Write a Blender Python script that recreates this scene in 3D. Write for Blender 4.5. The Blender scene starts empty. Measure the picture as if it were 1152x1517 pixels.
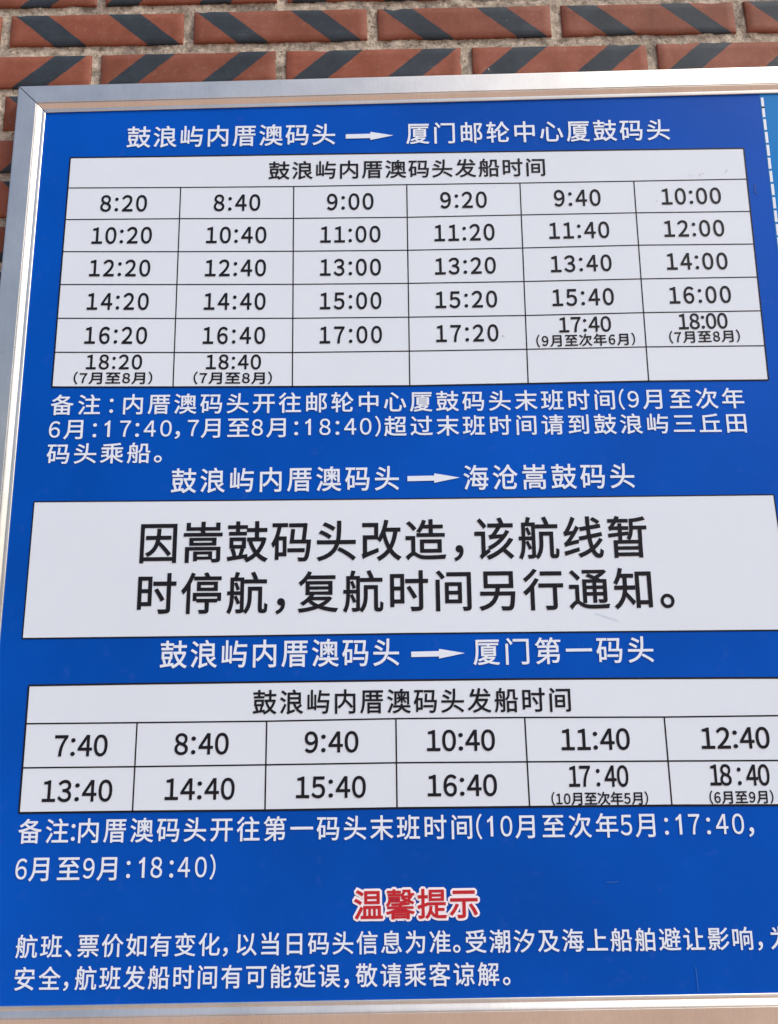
import bpy, math, random
import numpy as np
from mathutils import Vector, Matrix, noise
from mathutils.geometry import delaunay_2d_cdt

S = bpy.context.scene
COL = S.collection
R = math.radians
BASE = 2.20          # height above the ground of the print's origin (top left of the upper timetable, minus 2 cm)

# ------------------------------------------------------------------ camera
cd = bpy.data.cameras.new('camera'); cam = bpy.data.objects.new('camera', cd); COL.objects.link(cam)
cd.sensor_fit = 'VERTICAL'; cd.sensor_height = 36.0; cd.lens = 36.0 * 1250 / 1517
cd.clip_start = 0.02; cd.clip_end = 1000
r1 = Vector((0.99992098, 0.0058322, -0.0111364))      # picture right, in world axes (x right, y into the wall, z up)
dn = Vector((-0.01211201, 0.20972494, -0.9776854))    # picture down
fw = Vector((-0.00336652, 0.97774303, 0.20977901))    # view direction
m = Matrix((r1, -dn, -fw)).transposed().to_4x4()
m.translation = Vector((0.44864, -1.05879, BASE - 0.72531))
cam.matrix_world = m
S.camera = cam

# ------------------------------------------------------------------ daylight: bright overcast, soft sun from high front right
SUN_EL, SUN_AZ = 47.0, 58.0        # azimuth measured from straight in front of the wall towards the right
w = bpy.data.worlds.new('World'); S.world = w; w.use_nodes = True
nt = w.node_tree; bg = nt.nodes['Background']
sky = nt.nodes.new('ShaderNodeTexSky'); sky.sky_type = 'NISHITA'; sky.sun_disc = False
sky.sun_elevation = R(SUN_EL); sky.sun_rotation = R(180 - SUN_AZ)
sky.air_density = 1.0; sky.dust_density = 6.0; sky.ozone_density = 1.0
nt.links.new(sky.outputs[0], bg.inputs[0]); bg.inputs[1].default_value = 0.15
sl = bpy.data.lights.new('sun', 'SUN'); sl.energy = 1.5; sl.angle = R(10); sl.color = (1.0, 0.99, 0.97)
so = bpy.data.objects.new('sun', sl); COL.objects.link(so)
sd = Vector((math.sin(R(SUN_AZ)) * math.cos(R(SUN_EL)), -math.cos(R(SUN_AZ)) * math.cos(R(SUN_EL)), math.sin(R(SUN_EL))))
so.rotation_euler = sd.to_track_quat('Z', 'Y').to_euler(); so.location = sd * 6 + Vector((0, 0, 2))
S.view_settings.view_transform = 'Standard'; S.view_settings.look = 'None'
S.view_settings.exposure = 0.14; S.view_settings.gamma = 1.0; S.view_settings.use_curve_mapping = False
S.render.engine = 'CYCLES'

# ------------------------------------------------------------------ helpers
def P(x, y, h=0.0):
    """Print coordinates in mm (x right, y down) and height in front of the panel in mm -> board space in metres."""
    return Vector((x / 1000, -h / 1000, BASE - y / 1000))

def mesh_obj(name, verts, faces, mat, parent=None, smooth=False):
    me = bpy.data.meshes.new(name); me.from_pydata([tuple(v) for v in verts], [], faces); me.update()
    if mat: me.materials.append(mat)
    if smooth:
        for p in me.polygons: p.use_smooth = True
    o = bpy.data.objects.new(name, me); COL.objects.link(o)
    if parent: o.parent = parent
    return o

def tag(o, label, cat=None, group=None, kind=None):
    if label: o['label'] = label
    if cat: o['category'] = cat
    if group: o['group'] = group
    if kind: o['kind'] = kind
    return o

def mat(name, rgb, rough=0.5, metal=0.0, spec=0.5):
    m = bpy.data.materials.new(name); m.use_nodes = True
    b = m.node_tree.nodes['Principled BSDF']
    b.inputs['Base Color'].default_value = (*rgb, 1); b.inputs['Roughness'].default_value = rough
    b.inputs['Metallic'].default_value = metal; b.inputs['Specular IOR Level'].default_value = spec
    return m

def N(m, t, **kw):
    n = m.node_tree.nodes.new(t)
    for k, v in kw.items():
        if k in n.inputs: n.inputs[k].default_value = v
        else: setattr(n, k, v)
    return n

def L(m, a, b): m.node_tree.links.new(a, b)

def math_n(m, op, a, b=None, clamp=False):
    n = m.node_tree.nodes.new('ShaderNodeMath'); n.operation = op; n.use_clamp = clamp
    for i, v in enumerate((a, b)):
        if v is None: continue
        if isinstance(v, (int, float)): n.inputs[i].default_value = v
        else: L(m, v, n.inputs[i])
    return n.outputs[0]

def ramp(m, fac, stops):
    n = m.node_tree.nodes.new('ShaderNodeValToRGB')
    e = n.color_ramp.elements
    while len(e) < len(stops): e.new(0.5)
    for el, (p, c) in zip(e, stops):
        el.position = p; el.color = (*c, 1) if len(c) == 3 else c
    L(m, fac, n.inputs[0]); return n.outputs[0]

def mixc(m, fac, a, b, blend='MIX'):
    n = m.node_tree.nodes.new('ShaderNodeMix'); n.data_type = 'RGBA'; n.blend_type = blend
    for i, v in ((0, fac), (6, a), (7, b)):
        if isinstance(v, (int, float)): n.inputs[i].default_value = v
        elif isinstance(v, tuple): n.inputs[i].default_value = (*v, 1)
        else: L(m, v, n.inputs[i])
    return n.outputs[2]

def noise_n(m, scale, detail=3, rough=0.55, vec=None, dist=0.0):
    n = m.node_tree.nodes.new('ShaderNodeTexNoise')
    n.inputs['Scale'].default_value = scale; n.inputs['Detail'].default_value = detail
    n.inputs['Roughness'].default_value = rough; n.inputs['Distortion'].default_value = dist
    if vec is not None: L(m, vec, n.inputs['Vector'])
    return n.outputs['Fac']

def objco(m): return m.node_tree.nodes.new('ShaderNodeTexCoord').outputs['Object']
def scaled(m, vec, s):
    n = m.node_tree.nodes.new('ShaderNodeMapping'); n.inputs['Scale'].default_value = s
    L(m, vec, n.inputs['Vector']); return n.outputs[0]
def bump(m, height, dist, strength=1.0, normal=None):
    n = m.node_tree.nodes.new('ShaderNodeBump'); n.inputs['Distance'].default_value = dist; n.inputs['Strength'].default_value = strength
    L(m, height, n.inputs['Height'])
    if normal is not None: L(m, normal, n.inputs['Normal'])
    return n.outputs[0]
def bsdf(m): return m.node_tree.nodes['Principled BSDF']

# ------------------------------------------------------------------ materials
def print_mat(name, rgb, rough, dirt_tone=0.10, wave=0.0012, spec=0.16):
    """Glossy printed film: very slight unevenness of colour, faint waviness and dust."""
    m = mat(name, rgb, rough, 0, spec)
    co = objco(m)
    a = noise_n(m, 3.0, 4, 0.6, co); b = noise_n(m, 60, 4, 0.65, co)
    a2 = noise_n(m, 1.1, 3, 0.5, co)
    a = math_n(m, 'ADD', math_n(m, 'MULTIPLY', a, 0.4), math_n(m, 'MULTIPLY', a2, 0.6))
    c = ramp(m, a, [(0.38, tuple(v * (1 - dirt_tone) for v in rgb)), (0.62, tuple(min(1, v * (1 + dirt_tone * .35)) for v in rgb))])
    sp = ramp(m, b, [(0.60, (0, 0, 0)), (0.78, (1, 1, 1))])
    grey = tuple(v * 0.82 + 0.05 for v in rgb)
    c = mixc(m, math_n(m, 'MULTIPLY', sp, 0.22), c, grey)
    L(m, c, bsdf(m).inputs['Base Color'])
    rr = math_n(m, 'ADD', math_n(m, 'MULTIPLY', noise_n(m, 9, 5, 0.6, co), 0.16), rough - 0.08)
    L(m, rr, bsdf(m).inputs['Roughness'])
    h = noise_n(m, 5.0, 2, 0.4, co)
    L(m, bump(m, h, wave, 0.6), bsdf(m).inputs['Normal'])
    return m
M_BLUE = print_mat('blue_film', (0.0, 0.083, 0.52), 0.36, 0.26, 0.0014, 0.08)  # wide colour blotches stand in for uneven reflection across the blue
M_CYAN = print_mat('light_blue_film', (0.0, 0.19, 0.58), 0.36, 0.10, 0.0012, 0.10)
M_WHITE = print_mat('white_film', (0.635, 0.75, 0.88), 0.42, 0.05, 0.0008)
M_INK = mat('black_ink', (0.009, 0.010, 0.016), 0.45, 0, 0.15)
M_LINE = mat('black_rule_ink', (0.008, 0.009, 0.013), 0.45, 0, 0.15)
M_LETTER = mat('white_ink', (0.66, 0.77, 0.92), 0.42, 0, 0.2)
M_RED = mat('red_ink', (0.44, 0.007, 0.018), 0.42)
M_PALE = mat('pale_pink_ink', (0.80, 0.80, 0.90), 0.42)
M_SCUFF = mat('scuffed_film', (0.03, 0.14, 0.46), 0.6)
M_SCUFFD = mat('dark_scuff', (0.01, 0.03, 0.16), 0.6)
M_SPECK = mat('dark_speck', (0.25, 0.22, 0.24), 0.7)
M_SCUFFG = mat('grey_scuff', (0.52, 0.60, 0.72), 0.6)

def alu_mat():
    m = mat('brushed_aluminium', (0.80, 0.81, 0.82), 0.28, 1.0)
    co = objco(m)
    f = noise_n(m, 45, 5, 0.7, scaled(m, co, (14, 14, 1)))
    g = noise_n(m, 14, 4, 0.6, co)
    st = noise_n(m, 260, 3, 0.6, co)
    fine = noise_n(m, 30, 4, 0.7, scaled(m, co, (22, 1, 3)))
    base = ramp(m, g, [(0.3, (0.74, 0.725, 0.68)), (0.7, (0.84, 0.825, 0.78))])
    base = mixc(m, math_n(m, 'MULTIPLY', ramp(m, st, [(0.60, (0, 0, 0)), (0.85, (1, 1, 1))]), 0.2), base, (0.42, 0.42, 0.42))
    base = mixc(m, math_n(m, 'MULTIPLY', ramp(m, fine, [(0.45, (0, 0, 0)), (0.7, (1, 1, 1))]), 0.22), base, (0.50, 0.49, 0.47))
    L(m, base, bsdf(m).inputs['Base Color'])
    L(m, math_n(m, 'ADD', math_n(m, 'MULTIPLY', g, 0.16), 0.22), bsdf(m).inputs['Roughness'])
    L(m, bump(m, f, 0.0001, 0.5), bsdf(m).inputs['Normal'])
    return m
M_ALU = alu_mat()
M_SEAM = mat('dark_seam', (0.02, 0.02, 0.02), 0.7)

def brick_mat(name):
    """Terracotta with two slanting dark slate-grey bands burnt into each brick. The UV layer holds each
    brick's own x and height (flipped on courses whose bands rise), in metres."""
    m = mat(name, (0.3, 0.08, 0.05), 0.72, 0, 0.35)
    co = objco(m)
    info = m.node_tree.nodes.new('ShaderNodeObjectInfo').outputs['Random']
    wo = N(m, 'ShaderNodeTexWhiteNoise'); wo.noise_dimensions = '1D'; L(m, info, wo.inputs['W'])
    off = N(m, 'ShaderNodeVectorMath', operation='SCALE'); L(m, wo.outputs['Color'], off.inputs[0]); off.inputs['Scale'].default_value = 7.0
    vv = N(m, 'ShaderNodeVectorMath', operation='ADD'); L(m, co, vv.inputs[0]); L(m, off.outputs[0], vv.inputs[1]); nv = vv.outputs[0]
    uv = m.node_tree.nodes.new('ShaderNodeUVMap'); uv.uv_map = 'brick'
    sx = N(m, 'ShaderNodeSeparateXYZ'); L(m, uv.outputs[0], sx.inputs[0])
    u = math_n(m, 'ADD', math_n(m, 'MULTIPLY', sx.outputs['X'], 1 / 0.2575), 0.5)
    v = math_n(m, 'ADD', math_n(m, 'MULTIPLY', sx.outputs['Y'], 1 / 0.054), 0.5)
    q = math_n(m, 'ADD', u, math_n(m, 'MULTIPLY', v, 0.236))
    q = math_n(m, 'ADD', q, math_n(m, 'MULTIPLY', math_n(m, 'SUBTRACT', noise_n(m, 70, 3, 0.6, nv), 0.5), 0.014))
    q = math_n(m, 'ADD', q, math_n(m, 'MULTIPLY', math_n(m, 'SUBTRACT', info, 0.5), 0.02))
    wob = math_n(m, 'MULTIPLY', math_n(m, 'SUBTRACT', wo.outputs['Value'], 0.5), 0.030)
    def band(a, b):
        b = math_n(m, 'ADD', wob, b)
        s1 = math_n(m, 'MULTIPLY', math_n(m, 'SUBTRACT', q, a), 450, True)
        s2 = math_n(m, 'MULTIPLY', math_n(m, 'SUBTRACT', b, q), 450, True)
        return math_n(m, 'MULTIPLY', s1, s2)
    mask = math_n(m, 'ADD', band(0.25, 0.435), band(0.79, 0.972), True)
    n1 = noise_n(m, 22, 5, 0.62, nv); n2 = noise_n(m, 160, 4, 0.7, nv)
    red = ramp(m, n1, [(0.28, (0.150, 0.045, 0.024)), (0.5, (0.200, 0.064, 0.037)), (0.75, (0.25, 0.094, 0.066))])
    hue = ramp(m, wo.outputs['Value'], [(0.0, (0.86, 0.82, 0.80)), (0.5, (1, 1, 1)), (1.0, (1.10, 0.98, 0.92))])
    red = mixc(m, 1.0, red, hue, 'MULTIPLY')
    dark = ramp(m, n1, [(0.3, (0.011, 0.019, 0.030)), (0.7, (0.026, 0.043, 0.062))])
    c = mixc(m, mask, red, dark)
    # thin brighter rim where the burnt band ends
    sc = ramp(m, noise_n(m, 30, 2, 0.5, scaled(m, nv, (1, 1, 9)), 1.4), [(0.485, (0, 0, 0)), (0.5, (1, 1, 1)), (0.515, (0, 0, 0))])
    sc = math_n(m, 'MULTIPLY', sc, ramp(m, noise_n(m, 11, 3, 0.6, nv), [(0.58, (0, 0, 0)), (0.72, (1, 1, 1))]))
    c = mixc(m, math_n(m, 'MULTIPLY', sc, 0.30), c, (0.45, 0.40, 0.36))
    dust = ramp(m, n2, [(0.55, (0, 0, 0)), (0.85, (1, 1, 1))])
    c = mixc(m, math_n(m, 'MULTIPLY', math_n(m, 'MULTIPLY', dust, 0.26), math_n(m, 'SUBTRACT', 1.0, math_n(m, 'MULTIPLY', mask, 0.75))), c, (0.36, 0.30, 0.26))
    spots = ramp(m, noise_n(m, 240, 2, 0.5, nv), [(0.70, (0, 0, 0)), (0.76, (1, 1, 1))])
    c = mixc(m, math_n(m, 'MULTIPLY', spots, 0.6), c, (0.05, 0.03, 0.025))
    L(m, c, bsdf(m).inputs['Base Color'])
    h = math_n(m, 'ADD', math_n(m, 'MULTIPLY', n1, 0.6), math_n(m, 'MULTIPLY', noise_n(m, 420, 4, 0.7, nv), 0.4))
    L(m, bump(m, h, 0.0012, 0.35), bsdf(m).inputs['Normal'])
    return m
M_BRICK = brick_mat('banded_brick')

def mortar_mat():
    m = mat('weathered_mortar', (0.5, 0.45, 0.38), 0.95, 0, 0.2)
    co = objco(m)
    a = noise_n(m, 7, 5, 0.65, co); b = noise_n(m, 90, 6, 0.75, co); d = noise_n(m, 330, 4, 0.8, co)
    c = ramp(m, b, [(0.30, (0.15, 0.13, 0.11)), (0.44, (0.46, 0.41, 0.34)), (0.62, (0.72, 0.66, 0.56))])
    dirt_tone = ramp(m, noise_n(m, 19, 6, 0.75, co, 0.6), [(0.47, (0, 0, 0)), (0.60, (1, 1, 1))])
    pits = ramp(m, noise_n(m, 190, 3, 0.6, co), [(0.60, (0, 0, 0)), (0.68, (1, 1, 1))])
    g = ramp(m, d, [(0.40, (0.06, 0.058, 0.052)), (0.62, (0.33, 0.31, 0.28))])
    c = mixc(m, math_n(m, 'MULTIPLY', dirt_tone, 0.68), c, g)
    c = mixc(m, math_n(m, 'MULTIPLY', pits, 0.7), c, (0.07, 0.06, 0.05))
    L(m, c, bsdf(m).inputs['Base Color'])
    h = math_n(m, 'ADD', math_n(m, 'MULTIPLY', b, 0.7), math_n(m, 'MULTIPLY', d, 0.5))
    L(m, bump(m, h, 0.006, 1.0), bsdf(m).inputs['Normal'])
    return m
M_MORTAR = mortar_mat()

def ground_mat():
    m = mat('red_paving', (0.48, 0.33, 0.25), 0.85)
    co = objco(m)
    br = N(m, 'ShaderNodeTexBrick'); L(m, scaled(m, co, (3.3, 3.3, 3.3)), br.inputs['Vector'])
    br.inputs['Color1'].default_value = (0.50, 0.33, 0.25, 1); br.inputs['Color2'].default_value = (0.44, 0.29, 0.22, 1)
    br.inputs['Mortar'].default_value = (0.30, 0.26, 0.22, 1); br.inputs['Mortar Size'].default_value = 0.012
    n = noise_n(m, 1.7, 5, 0.6, co)
    c = mixc(m, 0.6, br.outputs['Color'], ramp(m, n, [(0.3, (0.42, 0.28, 0.215)), (0.7, (0.54, 0.37, 0.29))]))
    L(m, c, bsdf(m).inputs['Base Color'])
    return m

# ------------------------------------------------------------------ ground
g = mesh_obj('ground', [(-150, -150, 0), (150, -150, 0), (150, 150, 0), (-150, 150, 0)], [(0, 1, 2, 3)], ground_mat())
tag(g, 'reddish paved ground in front of the brick wall', kind='structure')

# ------------------------------------------------------------------ brick wall
rng = random.Random(4)
wall = bpy.data.objects.new('brick_wall', None); COL.objects.link(wall)
wall.location = (0.45, 0.014, 0.0); wall.rotation_euler = (0, -0.0067, 0)
tag(wall, 'red brick wall with slanting dark bands on every brick, behind the sign', 'wall')
WM = Matrix.Translation(wall.location) @ wall.rotation_euler.to_matrix().to_4x4()
WI = WM.inverted()
def wall_pt(x, y): return WI @ Vector((x, 0.014, BASE - y))     # print coordinates (m) -> wall space

BL, BH, BD = 0.2575, 0.054, 0.014
def brick_mesh(name, sign, seed, bh=BH):
    nx, nz = 22, 5
    rows = []; vs = []; fs = []
    def nz3(x, z, k): return noise.noise(Vector((x * 55 + seed * 9.1, z * 55, k + seed)))
    ring_front = []
    idx = {}
    for j in range(nz + 1):
        for i in range(nx + 1):
            u, v = i / nx, j / nz
            x = (u - .5) * (BL - .0032); z = (v - .5) * (bh - .0032)
            ed = 1.0 if i in (0, nx) or j in (0, nz) else 0.0
            chip = max(0, nz3(x, z, 5) - .35) * .006 * ed
            x -= math.copysign(chip, x) * (i in (0, nx)); z -= math.copysign(chip, z) * (j in (0, nz))
            x += nz3(x, z, 1) * .0007 * ed; z += nz3(x, z, 2) * .0008 * ed
            y = noise.noise(Vector((x * 11 + seed * 3, z * 11, seed))) * .0008 + chip * .3
            idx[(i, j)] = len(vs); vs.append((x, y, z))
    for j in range(nz):
        for i in range(nx):
            fs.append((idx[i, j], idx[i + 1, j], idx[i + 1, j + 1], idx[i, j + 1]))
    ring = [(i, 0) for i in range(nx)] + [(nx, j) for j in range(nz)] + [(i, nz) for i in range(nx, 0, -1)] + [(0, j) for j in range(nz, 0, -1)]
    prev = [idx[k] for k in ring]
    for (dy, g) in ((0.0013, 1.0), (BD, 1.0)):
        cur = []
        for (i, j), p0 in zip(ring, [idx[k] for k in ring]):
            x, y, z = vs[p0]
            ox = (-1 if i == 0 else 1 if i == nx else 0) * .0014; oz = (-1 if j == 0 else 1 if j == nz else 0) * .0014
            cur.append(len(vs)); vs.append((x + ox, y + dy, z + oz))
        n = len(ring)
        for k in range(n):
            fs.append((prev[(k + 1) % n], prev[k], cur[k], cur[(k + 1) % n]))
        prev = cur
    me = bpy.data.meshes.new(name); me.from_pydata(vs, [], fs); me.update()
    me.materials.append(M_BRICK)
    ul = me.uv_layers.new(name='brick')
    for lp in me.loops:
        v = me.vertices[lp.vertex_index].co; ul.data[lp.index].uv = (v.x, v.z * sign)
    for p in me.polygons[:nx * nz]: p.use_smooth = True
    return me
BM = {s: [brick_mesh('brick', s, 3 * k + (s > 0)) for k in range(5)] for s in (1, -1)}
# course tops (at x=0) and left end of one brick of the course, in print metres
known = {0: (-0.2704, -0.1095, .0535), 1: (-0.2003, 0.0293, .054), 2: (-0.1335, -0.108, .056), 3: (-0.0605, 0.022, .051), 4: (0.0058, -0.106, .0565), 5: (0.0768, 0.024, .053)}
courses = []
for k in range(-16, 38):
    if k in known: top, left, h = known[k]
    elif k < 0: top, left, h = -0.2704 + .0696 * k, (-0.109 if k % 2 == 0 else 0.0295), .054
    else: top, left, h = 0.0768 + .0695 * (k - 5), (-0.107 if k % 2 == 0 else 0.0245), .054
    if BASE - top < 0.06: break
    courses.append((k, top, left, h))
rest_v, rest_f, rest_uv = [], [], []
nb = 0
for k, top, left, h in courses:
    sgn = 1 if k % 2 == 0 else -1
    for c in range(-6, 11):
        x0 = left + c * 0.2726 + rng.uniform(-.001, .001)
        cx = x0 + BL / 2; y = top + h / 2
        behind = -.02 < cx - BL / 2 and cx + BL / 2 < 1.74 and top > -.04 and top + h < 1.05
        if behind: continue
        p = wall_pt(cx, y); p.y = rng.uniform(-.0006, .0006)
        # courses are level in the wall's own axes
        p.z = (WI @ Vector((0.0, .014, BASE - y))).z
        near = (-.66 < cx < 1.75 and -.56 < top < -.05) or (-.66 < cx < .06 and -.56 < top < 1.25)
        if near:
            o = bpy.data.objects.new('brick', BM[sgn][rng.randrange(5)]); COL.objects.link(o); o.parent = wall
            o.location = p; o.scale = (1, 1, h / BH); o.rotation_euler = (rng.uniform(-.008, .008), rng.uniform(-.003, .003), rng.uniform(-.003, .003)); nb += 1
        else:
            b = len(rest_v); hx, hz = BL / 2, h / 2
            for yy in (p.y, p.y + BD):
                for sx_, sz_ in ((-1, -1), (1, -1), (1, 1), (-1, 1)): rest_v.append((p.x + sx_ * hx, yy, p.z + sz_ * hz)); rest_uv.append((sx_ * BL / 2, sz_ * BH / 2 * sgn))
            rest_f += [tuple(b + t for t in f) for f in ((0, 1, 2, 3), (1, 0, 4, 5), (2, 1, 5, 6), (3, 2, 6, 7), (0, 3, 7, 4))]
o = mesh_obj('brick', rest_v, rest_f, M_BRICK, wall); o['kind'] = 'stuff'
ul = o.data.uv_layers.new(name='brick')
for lp in o.data.loops: ul.data[lp.index].uv = rest_uv[lp.vertex_index]

def mortar_patch(x0, x1, y0, y1, step):
    nx = max(1, int((x1 - x0) / step)); ny = max(1, int((y1 - y0) / step))
    vs = []; fs = []
    for j in range(ny + 1):
        for i in range(nx + 1):
            x = x0 + (x1 - x0) * i / nx; y = y0 + (y1 - y0) * j / ny
            a = noise.noise(Vector((x * 60, y * 60, 1.3))) * .0016 + noise.noise(Vector((x * 210, y * 210, 7))) * .0016 + noise.noise(Vector((x * 13, y * 13, 3))) * .0014 + max(0, noise.noise(Vector((x * 34, y * 34, 11))) - .25) * .006
            p = WI @ Vector((x, .014, BASE - y)); vs.append((p.x, .0040 - a, p.z))
    for j in range(ny):
        for i in range(nx):
            a = j * (nx + 1) + i; fs.append((a, a + nx + 1, a + nx + 2, a + 1))
    return mesh_obj('mortar', vs, fs, M_MORTAR, wall, True)
mortar_patch(-.70, 1.80, -.58, -.10, .0033)
mortar_patch(-.70, -.05, -.10, 1.28, .0033)
mortar_patch(-.05, 1.80, -.10, 1.28, .05)
mortar_patch(1.80, 2.90, -.58, 1.28, .05)
mortar_patch(-1.75, -.70, -.58, 1.28, .05)
mortar_patch(-1.75, 2.90, -1.40, -.58, .05)
mortar_patch(-1.75, 2.90, 1.28, 2.19, .05)

# ------------------------------------------------------------------ the print, measured on the board: mm, x right, y down
# runs: (line, text, left x, left baseline y, right x, right baseline y, em width, em height, ink)
T1 = [[(0.4, -19.5), (158.2, -19.3), (316.6, -19.6), (475.2, -19.6), (633.8, -19.8), (792.7, -19.9), (950.8, -19.8)], [(0.2, 28.2), (158.5, 29.8), (316.9, 30.7), (475.1, 30.1), (633.4, 30.0), (792.5, 29.4), (950.6, 28.5)], [(-0.0, 77.2), (158.8, 78.1), (317.2, 80.0), (475.0, 80.6), (633.1, 79.3), (792.2, 78.4), (950.4, 78.6)], [(-0.2, 126.0), (159.1, 128.3), (317.5, 129.9), (474.9, 130.7), (632.8, 129.6), (792.0, 127.6), (950.2, 128.2)], [(-0.4, 175.1), (159.4, 177.4), (317.9, 179.3), (474.8, 180.1), (632.4, 179.6), (791.7, 178.0), (950.0, 177.5)], [(-0.6, 224.7), (159.7, 227.2), (318.2, 229.1), (474.7, 229.6), (632.1, 229.4), (791.5, 227.5), (949.8, 227.0)], [(-0.7, 273.7), (160.0, 276.2), (318.5, 278.4), (474.6, 278.5), (631.7, 278.0), (791.3, 276.8), (949.6, 277.3)], [(-0.9, 322.9), (160.3, 325.0), (318.8, 326.5), (474.5, 327.5), (631.4, 326.4), (791.0, 325.2), (949.4, 325.7)]]
T2 = [[(-1.0, 711.3), (135.1, 710.7), (293.1, 710.4), (450.6, 710.2), (606.9, 710.3), (776.7, 711.3), (951.6, 712.6)], [(-1.0, 757.0), (134.9, 757.2), (293.1, 757.2), (450.6, 755.9), (607.5, 756.2), (777.1, 757.6), (952.0, 757.4)], [(-1.0, 808.7), (134.8, 808.8), (293.0, 808.3), (450.6, 807.6), (608.1, 808.2), (777.7, 809.1), (952.4, 810.1)], [(-1.1, 860.4), (134.7, 860.1), (293.0, 860.4), (450.6, 859.5), (608.7, 859.7), (778.2, 859.9), (952.8, 861.2)]]
NB = [[(-12.4, 479.1), (231.2, 480.4), (466.0, 481.1), (709.2, 481.4), (939.8, 481.6)], [(-13.7, 653.8), (236.4, 653.8), (463.4, 653.1), (698.5, 653.7), (944.9, 654.4)]]
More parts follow.
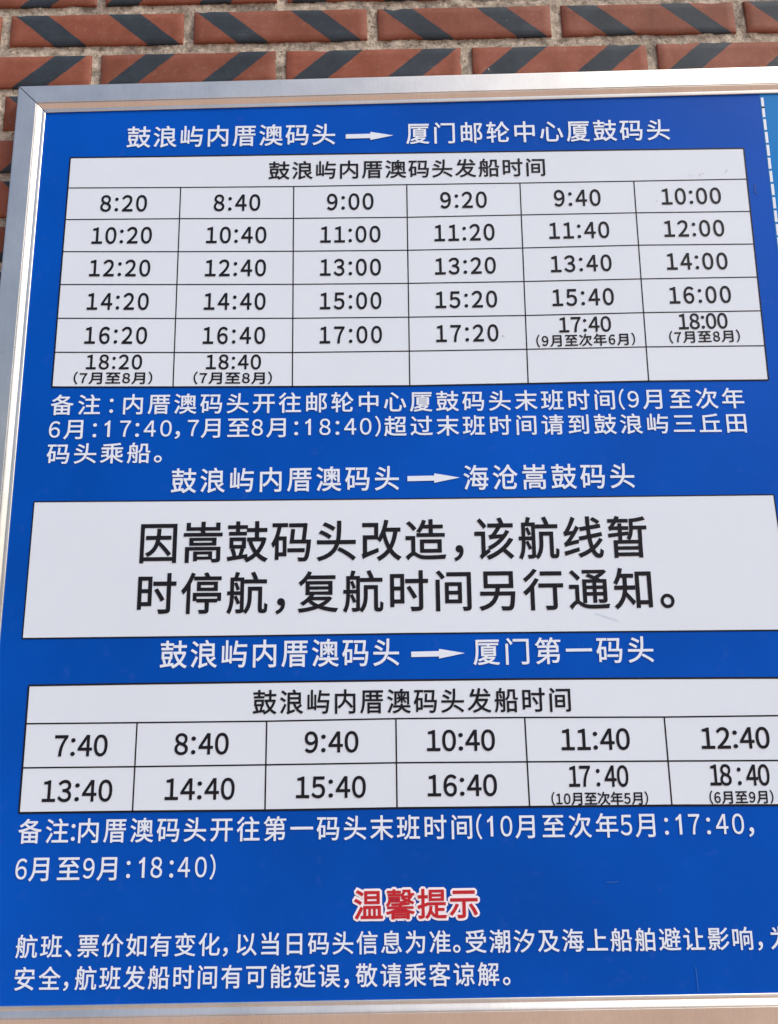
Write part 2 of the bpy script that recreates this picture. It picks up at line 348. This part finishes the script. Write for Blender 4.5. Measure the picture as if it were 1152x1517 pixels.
RUNS = [
 ('time', '8:20', 47.5, 65.1, 112.6, 65.8, 31.4, 32.64, 'k'),
 ('time', '8:40', 205.8, 66.6, 270.7, 66.9, 31.4, 32.64, 'k'),
 ('time', '9:00', 363.6, 67.6, 428.5, 67.3, 31.4, 32.64, 'k'),
 ('time', '9:20', 521.4, 67.1, 586.2, 67.0, 31.4, 32.32, 'k'),
 ('time', '9:40', 679.7, 66.5, 744.5, 66.2, 31.4, 32.64, 'k'),
 ('time', '10:00', 829.1, 66.0, 911.8, 65.6, 31.4, 32.32, 'k'),
 ('time', '10:20', 38.5, 114.3, 121.8, 114.7, 31.4, 32.4, 'k'),
 ('time', '10:40', 196.9, 115.6, 280.2, 116.6, 31.4, 32.08, 'k'),
 ('time', '11:00', 354.6, 117.2, 437.7, 117.5, 31.06, 32.08, 'k'),
 ('time', '11:20', 512.0, 117.4, 595.1, 116.7, 31.06, 32.4, 'k'),
 ('time', '11:40', 670.3, 116.0, 753.3, 115.5, 31.06, 32.08, 'k'),
 ('time', '12:00', 828.7, 115.2, 911.7, 115.2, 31.06, 32.08, 'k'),
 ('time', '12:20', 38.4, 163.1, 122.0, 164.3, 31.06, 32.15, 'k'),
 ('time', '12:40', 197.1, 165.3, 280.6, 166.1, 31.06, 32.15, 'k'),
 ('time', '13:00', 354.6, 166.7, 437.9, 167.2, 30.73, 32.15, 'k'),
 ('time', '13:20', 511.7, 167.3, 595.0, 166.6, 31.06, 31.83, 'k'),
 ('time', '13:40', 669.9, 166.1, 753.2, 165.1, 30.73, 31.83, 'k'),
 ('time', '14:00', 828.4, 164.6, 911.5, 164.9, 30.73, 32.15, 'k'),
 ('time', '14:20', 38.3, 212.4, 122.2, 213.6, 30.39, 31.88, 'k'),
 ('time', '14:40', 197.3, 214.6, 281.0, 215.6, 30.73, 31.88, 'k'),
 ('time', '15:00', 354.6, 216.2, 438.1, 216.6, 30.39, 31.88, 'k'),
 ('time', '15:20', 511.4, 216.7, 594.9, 216.4, 30.73, 31.56, 'k'),
 ('time', '15:40', 669.5, 215.9, 753.0, 215.1, 30.73, 31.88, 'k'),
 ('time', '16:00', 828.0, 214.5, 911.4, 214.2, 30.39, 31.88, 'k'),
 ('time', '16:20', 38.3, 261.6, 122.4, 262.9, 30.39, 31.6, 'k'),
 ('time', '16:40', 197.5, 264.0, 281.4, 265.0, 30.06, 31.6, 'k'),
 ('time', '17:00', 354.6, 265.6, 438.4, 265.8, 30.06, 31.6, 'k'),
 ('time', '17:20', 511.0, 265.7, 594.8, 265.6, 30.39, 31.6, 'k'),
 ('time', '17:40', 676.6, 254.2, 746.5, 253.5, 28.67, 28.47, 'k'),
 ('small', '(9月至次年6月)', 645.1, 273.4, 777.3, 272.1, 18.45, 18.24, 's'),
 ('time', '18:00', 837.4, 251.9, 903.2, 251.4, 28.21, 29.14, 'k'),
 ('small', '(7月至8月)', 823.1, 270.4, 917.7, 269.7, 19.35, 18.43, 's'),
 ('time', '18:20', 42.7, 298.1, 117.6, 299.1, 28.35, 26.98, 'k'),
 ('small', '(7月至8月)', 27.4, 317.4, 132.3, 318.8, 21.6, 18.05, 's'),
 ('time', '18:40', 203.1, 300.2, 276.6, 301.2, 28.35, 26.98, 'k'),
 ('small', '(7月至8月)', 187.2, 319.5, 291.6, 320.9, 21.6, 18.05, 's'),
 ('time', '7:40', 36.1, 795.4, 100.6, 795.4, 34.44, 32.45, 'k'),
 ('time', '8:40', 181.8, 794.9, 247.6, 794.9, 34.44, 32.45, 'k'),
 ('time', '9:40', 339.7, 794.2, 404.9, 794.3, 34.44, 32.04, 'k'),
 ('time', '10:40', 487.8, 793.9, 570.3, 794.2, 34.44, 32.04, 'k'),
 ('time', '11:40', 650.5, 794.6, 733.4, 794.8, 34.02, 32.45, 'k'),
 ('time', '12:40', 819.7, 794.9, 902.3, 795.1, 34.44, 32.45, 'k'),
 ('time', '13:40', 25.2, 847.6, 109.3, 847.8, 34.02, 32.15, 'k'),
 ('time', '14:40', 172.5, 847.0, 256.2, 847.2, 34.02, 32.15, 'k'),
 ('time', '15:40', 329.8, 846.5, 413.6, 846.7, 34.02, 32.15, 'k'),
 ('time', '16:40', 487.6, 846.1, 570.8, 846.4, 34.02, 32.15, 'k'),
 ('time', '17', 657.2, 837.0, 683.3, 837.0, 28.0, 31.42, 'k'),
 ('time+', ':', 690.0, 837.3, 694.7, 837.2, 28.0, 31.42, 'k'),
 ('time+', '40', 700.0, 837.4, 728.7, 837.5, 28.0, 31.83, 'k'),
 ('time', '18', 826.3, 837.3, 852.1, 837.3, 28.35, 31.42, 'k'),
 ('time+', ':', 859.1, 837.7, 863.8, 837.5, 28.35, 31.83, 'k'),
 ('time+', '40', 869.6, 837.8, 897.7, 837.8, 28.0, 31.42, 'k'),
 ('small', '(10月至次年5月)', 635.2, 856.9, 750.5, 857.3, 15.8, 15.79, 's'),
 ('small', '(6月至9月)', 823.7, 857.3, 899.8, 857.3, 15.6, 15.78, 's'),
 ('head', '鼓浪屿内厝澳码头发船时间', 281.5, 16.8, 669.6, 16.9, 30.88, 30.19, 'k'),
 ('head2', '鼓浪屿内厝澳码头发船时间', 275.8, 746.2, 664.5, 747.3, 30.34, 30.99, 'k'),
 ('title1', '鼓浪屿内厝澳码头', 79.1, -36.8, 374.7, -37.4, 35.04, 36.39, 'w'),
 ('title1+', '厦门邮轮中心厦鼓码头', 475.3, -37.0, 848.6, -37.7, 34.67, 35.86, 'w'),
 ('title2', '鼓浪屿内厝澳码头', 163.6, 466.8, 458.2, 466.6, 33.93, 35.02, 'w'),
 ('title2+', '海沧嵩鼓码头', 541.8, 467.6, 762.4, 467.5, 33.93, 35.56, 'w'),
 ('title3', '鼓浪屿内厝澳码头', 159.4, 689.3, 455.4, 689.4, 34.86, 36.09, 'w'),
 ('title3+', '厦门第一码头', 547.1, 689.7, 770.0, 689.0, 34.44, 34.54, 'w'),
 ('notice1', '因嵩鼓码头改造', 127.5, 555.8, 517.1, 556.2, 54.18, 56.09, 'k'),
 ('notice1+', '，', 527.8, 556.3, 538.5, 556.5, 54.18, 56.74, 'k'),
 ('notice1+', '该航线暂', 553.5, 556.2, 773.0, 555.8, 53.55, 57.21, 'k'),
 ('notice2', '时停航', 127.4, 620.4, 291.3, 621.1, 53.55, 55.24, 'k'),
 ('notice2+', '，', 301.5, 620.8, 313.3, 620.9, 53.55, 55.24, 'k'),
 ('notice2+', '复航时间另行通知', 329.4, 620.7, 774.0, 621.2, 52.92, 55.24, 'k'),
 ('notice2+', '。', 783.7, 621.3, 801.4, 621.5, 52.92, 55.24, 'k'),
 ('note1', '备注', -0.4, 359.5, 65.3, 359.7, 31.15, 29.87, 'w'),
 ('note1+', ':', 77.4, 359.7, 82.7, 359.8, 31.15, 30.19, 'w'),
 ('note1+', '内厝澳码头开往邮轮中心厦鼓码头末班时间', 95.7, 359.8, 744.2, 361.5, 31.15, 29.87, 'w'),
 ('note1+', '(', 749.9, 361.5, 756.6, 361.5, 30.8, 29.87, 'w'),
 ('note1+', '9', 760.2, 361.2, 777.0, 361.3, 32.04, 29.85, 'd'),
 ('note1+', '月至次年', 780.8, 361.6, 914.2, 361.9, 31.15, 30.19, 'w'),
 ('note2', '6', -1.1, 392.7, 15.2, 392.8, 32.04, 29.22, 'd'),
 ('note2+', '月', 17.5, 393.0, 45.8, 393.1, 31.15, 29.57, 'w'),
 ('note2+', ':', 57.2, 393.2, 62.7, 393.2, 31.15, 29.57, 'w'),
 ('note2+', '17', 72.7, 392.9, 107.2, 393.0, 31.68, 29.53, 'd'),
 ('note2+', ':', 113.0, 393.3, 118.8, 393.3, 31.15, 29.25, 'w'),
 ('note2+', '40', 124.5, 393.1, 161.1, 393.2, 32.04, 29.22, 'd'),
 ('note2+', '，', 164.8, 393.5, 172.8, 393.5, 31.15, 29.57, 'w'),
 ('note2+', '7', 181.1, 393.2, 197.4, 393.3, 31.68, 29.53, 'd'),
 ('note2+', '月至', 199.4, 393.6, 262.9, 393.7, 31.15, 29.57, 'w'),
 ('note2+', '8', 265.7, 393.5, 281.3, 393.5, 32.04, 29.22, 'd'),
 ('note2+', '月', 284.3, 393.8, 311.8, 393.9, 31.15, 29.25, 'w'),
 ('note2+', ':', 322.0, 393.9, 327.2, 393.9, 31.15, 29.25, 'w'),
 ('note2+', '18', 336.5, 393.7, 369.6, 393.8, 31.68, 29.22, 'd'),
 ('note2+', ':', 375.8, 394.1, 381.6, 394.1, 30.8, 29.57, 'w'),
 ('note2+', '40', 387.5, 393.8, 423.2, 393.9, 32.04, 29.53, 'd'),
 ('note2+', ')', 428.5, 394.2, 434.7, 394.2, 30.8, 29.25, 'w'),
 ('note2+', '超过末班时间请到鼓浪屿三丘田', 439.6, 394.2, 913.8, 395.6, 30.8, 29.25, 'w'),
 ('note3', '码头乘船', -0.7, 426.3, 134.5, 426.6, 31.68, 29.6, 'w'),
 ('note3+', '。', 139.0, 426.6, 150.4, 426.6, 31.68, 29.28, 'w'),
 ('note4', '备注', -0.2, 892.4, 59.8, 892.4, 28.8, 29.45, 'w'),
 ('note4+', ':', 62.8, 892.4, 68.0, 892.4, 29.16, 29.45, 'w'),
 ('note4+', '内厝澳码头开往第一码头末班时间', 71.7, 892.4, 539.3, 892.6, 28.8, 29.45, 'w'),
 ('note4+', '(', 544.4, 892.6, 551.0, 892.6, 28.8, 29.45, 'w'),
 ('note4+', '10', 557.4, 892.4, 587.0, 892.4, 29.6, 30.3, 'd'),
 ('note4+', '月至次年', 590.2, 892.6, 712.3, 892.7, 28.44, 29.06, 'w'),
 ('note4+', '5', 715.1, 892.5, 729.0, 892.5, 29.23, 30.3, 'd'),
 ('note4+', '月', 732.0, 892.7, 756.7, 892.7, 28.8, 29.45, 'w'),
 ('note4+', ':', 767.0, 892.7, 772.5, 892.7, 28.8, 29.45, 'w'),
 ('note4+', '17', 781.1, 892.5, 809.4, 892.5, 29.6, 30.3, 'd'),
 ('note4+', ':', 816.7, 892.7, 822.3, 892.7, 28.8, 29.06, 'w'),
 ('note4+', '40', 828.2, 892.5, 861.5, 892.5, 29.6, 29.9, 'd'),
 ('note4+', '，', 866.5, 892.7, 872.9, 892.7, 28.44, 29.06, 'w'),
 ('note5', '6', -0.9, 934.2, 14.4, 934.2, 29.6, 29.9, 'd'),
 ('note5+', '月至', 15.7, 934.4, 75.9, 934.3, 28.8, 29.39, 'w'),
 ('note5+', '9', 78.6, 934.1, 94.4, 934.1, 29.6, 29.5, 'd'),
 ('note5+', '月', 95.8, 934.3, 119.8, 934.3, 28.8, 29.0, 'w'),
 ('note5+', ':', 130.5, 934.3, 136.0, 934.3, 28.44, 29.39, 'w'),
 ('note5+', '18', 145.6, 934.1, 173.1, 934.0, 29.6, 29.9, 'd'),
 ('note5+', ':', 181.3, 934.3, 186.9, 934.3, 28.8, 29.39, 'w'),
 ('note5+', '40', 191.5, 934.0, 225.5, 934.0, 29.23, 29.5, 'd'),
 ('note5+', ')', 229.0, 934.2, 236.0, 934.2, 28.44, 29.0, 'w'),
 ('tip1', '航班', 7.3, 1017.4, 60.8, 1017.4, 26.13, 26.26, 'w'),
 ('tip1+', '、', 64.3, 1017.3, 72.5, 1017.3, 26.13, 25.89, 'w'),
 ('tip1+', '票价如有变化', 79.2, 1017.3, 243.7, 1017.2, 26.13, 26.26, 'w'),
 ('tip1+', '，', 247.4, 1017.2, 252.9, 1017.2, 26.13, 26.26, 'w'),
 ('tip1+', '以当日码头信息为准', 263.0, 1017.2, 510.5, 1017.0, 26.13, 26.26, 'w'),
 ('tip1+', '。', 513.2, 1017.0, 521.8, 1017.0, 26.13, 25.89, 'w'),
 ('tip1+', '受潮汐及海上船舶避让影响', 527.8, 1017.0, 859.1, 1016.8, 26.13, 26.26, 'w'),
 ('tip1+', '，', 864.7, 1016.8, 870.2, 1016.8, 25.8, 26.26, 'w'),
 ('tip1+', '为', 878.1, 1016.8, 903.7, 1016.8, 26.13, 26.26, 'w'),
 ('tip2', '安全', 8.7, 1051.7, 61.6, 1051.7, 25.79, 26.51, 'w'),
 ('tip2+', '，', 65.4, 1051.7, 70.7, 1051.7, 26.13, 26.51, 'w'),
 ('tip2+', '航班发船时间有可能延误', 78.2, 1051.7, 382.6, 1051.7, 25.79, 26.51, 'w'),
 ('tip2+', '，', 387.0, 1051.7, 393.2, 1051.7, 25.79, 26.51, 'w'),
 ('tip2+', '敬请乘客谅解', 400.5, 1051.7, 565.2, 1051.7, 25.8, 26.51, 'w'),
 ('tip2+', '。', 569.5, 1051.7, 577.8, 1051.7, 26.13, 26.51, 'w'),
 ('redtitle', '温馨提示', 398.8, 979.5, 543.3, 978.7, 35.1, 34.32, 'r'),
]
ARROWS = [[(389.8, -50.7), (389.8, -43.8), (424.6, -44.1), (424.6, -41.1), (457.2, -47.9), (424.7, -54.1), (424.7, -51.1)], [(469.4, 451.1), (469.3, 457.8), (503.9, 457.5), (503.9, 460.4), (537.2, 453.8), (504.2, 447.8), (504.1, 450.8)], [(470.6, 675.5), (470.5, 682.1), (504.8, 681.7), (504.7, 684.3), (537.0, 678.0), (505.0, 672.5), (504.9, 675.1)]]
DASH = [[(983.1, -100.9), (987.3, -100.9), (986.6, -90.1), (982.9, -89.9)], [(983.1, -86.7), (987.1, -86.6), (986.1, -69.3), (982.5, -69.1)], [(983.0, -66.0), (986.7, -66.0), (985.9, -48.7), (982.7, -48.5)], [(982.6, -45.3), (986.4, -45.2), (986.0, -27.6), (982.5, -27.6)], [(982.7, -24.5), (986.0, -24.6), (986.1, -7.2), (982.3, -7.1)], [(982.3, -4.2), (986.1, -4.3), (986.1, 13.0), (982.2, 13.1)]]
EDGE = [(981.6, -101.2), (980.5, 10.6), (982.5, 116.7)]
MARKS = [('s', [(790.9, 1036.3), (791.8, 1061.8)]), ('w', [(700.8, 630.3), (730.4, 640.7)]), ('w', [(694.6, 944.8), (708.1, 944.2)]), ('w', [(869.1, 20.9), (875.6, 22.6)]), ('d', [(884.3, 19.6), (885.9, 22.8)]), ('d', [(888.1, 19.1), (890.9, 19.7)]), ('d', [(924.5, 13.8), (920.8, 18.0)]), ('d', [(821.7, 60.1), (823.0, 61.7)]), ('d', [(626.3, 19.9), (631.0, 21.1)]), ('d', [(599.0, 257.7), (602.6, 259.6)]), ('b', [(962.0, 35.5), (958.9, 47.0), (963.1, 52.3)])]

# ------------------------------------------------------------------ the board
board = bpy.data.objects.new('timetable_board', None); COL.objects.link(board)
board.location = (0.85, 0.014, BASE - 1.107)
tag(board, 'large blue ferry timetable board in an aluminium frame on the brick wall', 'sign')
BI = Matrix.Translation(board.location).inverted()
def bobj(name, verts, faces, mt, parent=None, smooth=False):
    """A mesh in world metres, parented to the board (or to one of its parts, which all share the board's origin)."""
    return mesh_obj(name, [BI @ Vector(v) for v in verts], faces, mt, parent or board, smooth)

TL, TR, BRt, BLf = (-39.7, -92.0), (1750, -118.5), (1750, 1058.8), (-42.1, 1070.2)   # inner edge of the frame, mm
def rail(a, b, na, nb):
    """One mitred rail from corner a to corner b; na, nb = outward mitre directions (unit along both axes)."""
    prof = [(0, -1.0), (0, 1.5), (.5, 2.0), (2.6, 2.45), (4.4, 2.6), (5.0, 2.9), (7.0, 4.3), (9.0, 5.5), (10.6, 6.35), (11.2, 6.5),
            (11.3, 6.0), (11.8, 6.0), (12.0, 6.9), (12.4, 7.1), (37.6, 7.2), (38.9, 6.9), (39.5, 5.9), (39.5, -14.5)]
    vs = []; fs = []
    n = len(prof); seg = 26
    for k in range(seg + 1):
        t = k / seg
        for s, h in prof:
            pa = (a[0] + na[0] * s, a[1] + na[1] * s); pb = (b[0] + nb[0] * s, b[1] + nb[1] * s)
            x = pa[0] + (pb[0] - pa[0]) * t; y = pa[1] + (pb[1] - pa[1]) * t
            wv = .25 * noise.noise(Vector((x * .006, y * .006, 2))) if h > 3 else 0
            vs.append(P(x, y, h + wv))
    for k in range(seg):
        for i in range(n - 1):
            q = k * n + i; fs.append((q, q + 1, q + n + 1, q + n))
    o = bobj('frame_rail', vs, fs, M_ALU)
    # sharp creases between the steps, smooth cove
    for p in o.data.polygons:
        i = p.index % (n - 1); p.use_smooth = 4 <= i <= 8
    return o
e = 0.0   # rails meet in mitres with a hairline gap
gap = .8
rail((TL[0] + gap, TL[1]), (TR[0], TR[1]), (-1, -1), (1, -1))
rail((TR[0], TR[1]), (BRt[0], BRt[1]), (1, -1), (1, 1))
rail((BRt[0], BRt[1]), (BLf[0] + gap, BLf[1]), (1, 1), (-1, 1))
rail((BLf[0], BLf[1] - gap), (TL[0], TL[1] + gap), (-1, 1), (-1, -1))

def box(name, x0, x1, y0, y1, h0, h1, mt, parent=None):
    v = [P(x, y, h) for h in (h0, h1) for x, y in ((x0, y0), (x1, y0), (x1, y1), (x0, y1))]
    return bobj(name, v, [(0, 1, 2, 3), (7, 6, 5, 4), (0, 4, 5, 1), (1, 5, 6, 2), (2, 6, 7, 3), (3, 7, 4, 0)], mt, parent)
SEP = 981.3
box('blue_panel', -60, SEP, -132, 1095, -3, 0, M_BLUE)
o = box('side_panel', SEP + .35, 1772, -138, 1095, -3, 0, M_CYAN); o['label'] = 'lighter blue sheet at the right of the board'
# dashed white line down the side panel
dv = []; df = []
y = -101.2; k = 0
while y < 1040:
    x = 983.0 - .0008 * k; b = len(dv); j = rng.uniform(-.2, .2)
    dv += [P(x + j, y, .3), P(x + 3.9 + j, y, .3), P(x + 3.7 + j, y + 17.3, .3), P(x - .1 + j, y + 17.3, .3)]; df.append((b, b + 3, b + 2, b + 1))
    y += 20.55; k += 1
    if k == 1: y = -86.7
o = bobj('dashed_line', dv, df, M_LETTER)

def poly_panel(name, top, bottom, h, mt, parent=None):
    vs = [P(*p, h) for p in top] + [P(*p, h) for p in bottom]; n = len(top)
    return bobj(name, vs, [(i, n + i, n + i + 1, i + 1) for i in range(n - 1)], mt, parent)
def strip(pts, width, h, parent, name='grid_line', mt=None):
    """A printed rule through pts (mm)."""
    vs = []; n = len(pts)
    for i, p in enumerate(pts):
        a = pts[max(0, i - 1)]; b = pts[min(n - 1, i + 1)]
        d = Vector((b[0] - a[0], b[1] - a[1])).normalized(); nn = Vector((-d.y, d.x)) * width / 2
        vs += [P(p[0] + nn.x, p[1] + nn.y, h), P(p[0] - nn.x, p[1] - nn.y, h)]
    return bobj(name, vs, [(2 * i, 2 * i + 1, 2 * i + 3, 2 * i + 2) for i in range(n - 1)], mt or M_LINE, parent)
def table(G, lw=1.6):
    t = poly_panel('timetable', G[0], G[-1], .3, M_WHITE)
    for r, row in enumerate(G): strip(row, lw * (1.25 if r in (0, len(G) - 1) else 1), .50, t)
    for j in range(7):
        col = [G[i][j] for i in range(0 if j in (0, 6) else 1, len(G))]
        strip(col, lw * (1.2 if j in (0, 6) else 1), .56, t)
    return t
t1 = table(T1); t1['label'] = 'upper timetable with six rows of departure times'
t2 = table(T2, 1.8); t2['label'] = 'lower timetable with two rows of departure times'
nbp = poly_panel('notice_panel', NB[0], NB[1], .3, M_WHITE)
strip(NB[0], 1.5, .50, nbp, 'border_line'); strip(NB[1], 1.7, .50, nbp, 'border_line')
strip([NB[0][0], NB[1][0]], 1.5, .56, nbp, 'border_line'); strip([NB[0][-1], NB[1][-1]], 1.5, .56, nbp, 'border_line')

# ------------------------------------------------------------------ lettering
WIDE = {c: chr(ord(c) + 0xFEE0) for c in '0123456789:()'}
CUSTOM = {('1', 'd'): [[(.455, 0), (.545, 0), (.545, .742), (.487, .742), (.455, .69), (.40, .635), (.33, .595), (.33, .515), (.395, .545), (.455, .59)]]}
need = sorted({(c, r[8]) for r in RUNS for c in r[1]} )
chars = sorted({WIDE.get(c, c) for c, s in need})
tmp = {}
for c in chars:
    cu = bpy.data.curves.new('glyph', 'FONT'); cu.body = c; cu.size = 1
    o = bpy.data.objects.new('glyph', cu); COL.objects.link(o); tmp[c] = o
bpy.context.view_layer.update()
dg = bpy.context.evaluated_depsgraph_get()
def contours(o):
    cv = o.to_curve(dg, apply_modifiers=False); out = []
    for sp in cv.splines:
        bp = sp.bezier_points; n = len(bp); pts = []
        for i in range(n):
            a, b = bp[i], bp[(i + 1) % n]
            p0, p1, p2, p3 = (Vector(v[:2]) for v in (a.co, a.handle_right, b.handle_left, b.co))
            ch = (p3 - p0)
            def off(p):
                return 0 if ch.length < 1e-6 else abs((p - p0).cross(ch)) / ch.length
            k = 1 if max(off(p1), off(p2)) < .0015 else 5
            for j in range(k):
                t = j / k
                pts.append(p0 * (1 - t) ** 3 + p1 * 3 * t * (1 - t) ** 2 + p2 * 3 * t * t * (1 - t) + p3 * t ** 3)
        q = [pts[0]]
        for p in pts[1:]:
            if (p - q[-1]).length > 1e-4: q.append(p)
        if (q[0] - q[-1]).length < 1e-4: q.pop()
        if len(q) > 2: out.append([(p.x, p.y) for p in q])
    o.to_curve_clear()
    return out
def area(c): 
    a = np.array(c); b = np.roll(a, -1, 0); return float((a[:, 0] * b[:, 1] - b[:, 0] * a[:, 1]).sum()) / 2
RAW = {c: contours(o) for c, o in tmp.items()}
for o in tmp.values():
    cu = o.data; bpy.data.objects.remove(o); bpy.data.curves.remove(cu)
for c in RAW:
    if sum(area(k) for k in RAW[c]) < 0: RAW[c] = [k[::-1] for k in RAW[c]]
def grow(c, w, lim):
    out = []; n = len(c)
    for i in range(n):
        p0, p1, p2 = Vector(c[i - 1]), Vector(c[i]), Vector(c[(i + 1) % n])
        d0 = (p1 - p0).normalized(); d1 = (p2 - p1).normalized()
        n0 = Vector((d0.y, -d0.x)); n1 = Vector((d1.y, -d1.x))
        s = n0 + n1
        if s.length < .3: out.append(tuple(p1 + n0 * w)); out.append(tuple(p1 + n1 * w)); continue
        s.normalize(); k = 1 / max(.2, s.dot(n0))
        if k > lim and d0.cross(d1) > 0:
            out.append(tuple(p1 + (n0 * .8 + s * .3).normalized() * w)); out.append(tuple(p1 + (n1 * .8 + s * .3).normalized() * w))
        else: out.append(tuple(p1 + s * w * min(k, 2.2)))
    return out
def fill(cs):
    """Triangles of the non-zero winding interior of the contours."""
    vs = []; es = []
    for c in cs:
        b = len(vs); vs += [Vector(p) for p in c]; es += [(b + i, b + (i + 1) % len(c)) for i in range(len(c))]
    V, _, F, *_ = delaunay_2d_cdt(vs, es, [], 0, 1e-6)
    A = np.array([tuple(v) for v in V]); T = np.array([tuple(f) for f in F]); ce = A[T].mean(1)
    wn = np.zeros(len(ce), int)
    for c in cs:
        a = np.array(c); b = np.roll(a, -1, 0)
        for (x0, y0), (x1, y1) in zip(a, b):
            if y0 == y1: continue
            up = (y0 <= ce[:, 1]) & (ce[:, 1] < y1); dnn = (y1 <= ce[:, 1]) & (ce[:, 1] < y0)
            cr = (x1 - x0) * (ce[:, 1] - y0) - (ce[:, 0] - x0) * (y1 - y0)
            wn += (up & (cr > 0)).astype(int); wn -= (dnn & (cr < 0)).astype(int)
    keep = T[wn > 0]
    ar = (A[keep[:, 1]] - A[keep[:, 0]]); br = (A[keep[:, 2]] - A[keep[:, 0]])
    cz = ar[:, 0] * br[:, 1] - ar[:, 1] * br[:, 0]
    keep = keep[np.abs(cz) > 1e-9]; cz = cz[np.abs(cz) > 1e-9]
    keep[cz < 0] = keep[cz < 0][:, ::-1]
    return A, keep
WEIGHT = {'k': .0125, 'w': .0108, 'd': .008, 's': .020, 'r': .017, 'o': .092}
CACHE = {}
def glyph(c, st):
    if (c, st) not in CACHE:
        cs = CUSTOM.get((c, st)) or RAW[WIDE.get(c, c)]
        wgt = WEIGHT[st]
        if st == 'k' and c in '0123456789': wgt = .019
        if c == ':': wgt = .004
        A, T = fill([grow(k, wgt, 1.3 if st == 'o' else 1.9) for k in cs])
        adv = 1.0; sh = 0.0
        if c in '0123456789': adv = .625; sh = (adv - 1) / 2
        if c == ':': adv = .34; sh = (adv - (A[:, 0].min() + A[:, 0].max())) / 2
        if c in '()': 
            adv = .30; sh = (adv - (A[:, 0].min() + A[:, 0].max())) / 2
        A = A.copy(); A[:, 0] += sh
        if WIDE.get(c) and (c, st) not in CUSTOM and c not in ':':      # print uses narrower figures
            A[:, 0] = adv / 2 + (A[:, 0] - adv / 2) * .84
        CACHE[c, st] = (A, T, adv)
    return CACHE[c, st]
INK = {'k': M_INK, 's': M_INK, 'w': M_LETTER, 'd': M_LETTER, 'r': M_RED, 'o': M_PALE}
def lay(run, st=None, h=.75):
    """Lay one run of print: glyphs share the spacing that makes the ink fill the measured length."""
    _, s, xl, yl, xr, yr, ew, eh, st0 = run; st1 = st or st0
    G = [glyph(c, st0) for c in s]; n = len(s)
    nat = sum(g[2] for g in G[:-1]); l0 = G[0][0][:, 0].min(); r1_ = G[-1][0][:, 0].max()
    W = math.hypot(xr - xl, yr - yl)
    if n > 1:
        sp = (W / ew - (nat - l0 + r1_)) / (n - 1); x = -l0 * ew
    else: sp = 0; x = (W - (r1_ - l0) * ew) / 2 - l0 * ew
    d = Vector(((xr - xl) / W, (yr - yl) / W))
    vs = []; fs = []
    for c, gg in zip(s, G):
        A, T, adv = glyph(c, st1); b = len(vs)
        for px, py in A:
            X = x + px * ew; Y = py * eh
            vs.append(P(xl + d.x * X, yl + d.y * X - Y, h))
        fs += [tuple(int(b + i) for i in t) for t in T]
        x += (gg[2] + sp) * ew
    return vs, fs
def emit(name, runs, parent, st=None, h=.75, label=None):
    V = []; F = []
    for r in runs:
        v, f = lay(r, st, h); b = len(V); V += v; F += [tuple(b + i for i in t) for t in f]
    o = bobj(name, V, F, INK[st or runs[0][8]], parent)
    if label: o['label'] = label
    return o
items = []
for r in RUNS:
    if r[0].endswith('+'): items[-1].append(r)
    else: items.append([r])
for it in items:
    g0 = it[0][0]; y = it[0][3]
    tb = t1 if y < 400 else t2
    txt = ''.join(r[1] for r in it)
    if g0 == 'time': emit('departure_time', it, tb)
    elif g0 == 'small': emit('season_remark', it, tb)
    elif g0.startswith('head'): emit('table_title', it, tb)
    elif g0.startswith('title'):
        for r in it: emit('route_heading', [r], board)
    elif g0.startswith('notice'): emit('notice_line', it, nbp)
    elif g0.startswith('note'):
        emit('remark_line', it, board)
    elif g0.startswith('tip'): emit('advice_line', it, board)
    elif g0 == 'redtitle':
        o = emit('red_heading', it, board, None, .95)
        emit('white_outline', it, o, 'o', .6)
for a in ARROWS:
    o = bobj('arrow', [P(*p, .75) for p in a], [(0, 1, 2, 6), (3, 4, 5), (2, 3, 6), (3, 5, 6)], M_LETTER)
# scratches and scuffs on the film
for s, pts in MARKS: strip(pts, .6 if s != 'b' else .9, .85, board, 'scratch', {'s': M_SCUFF, 'w': M_SCUFFG if pts[0][1] < 700 else M_SCUFF, 'b': M_SCUFFD, 'd': M_SPECK}[s])
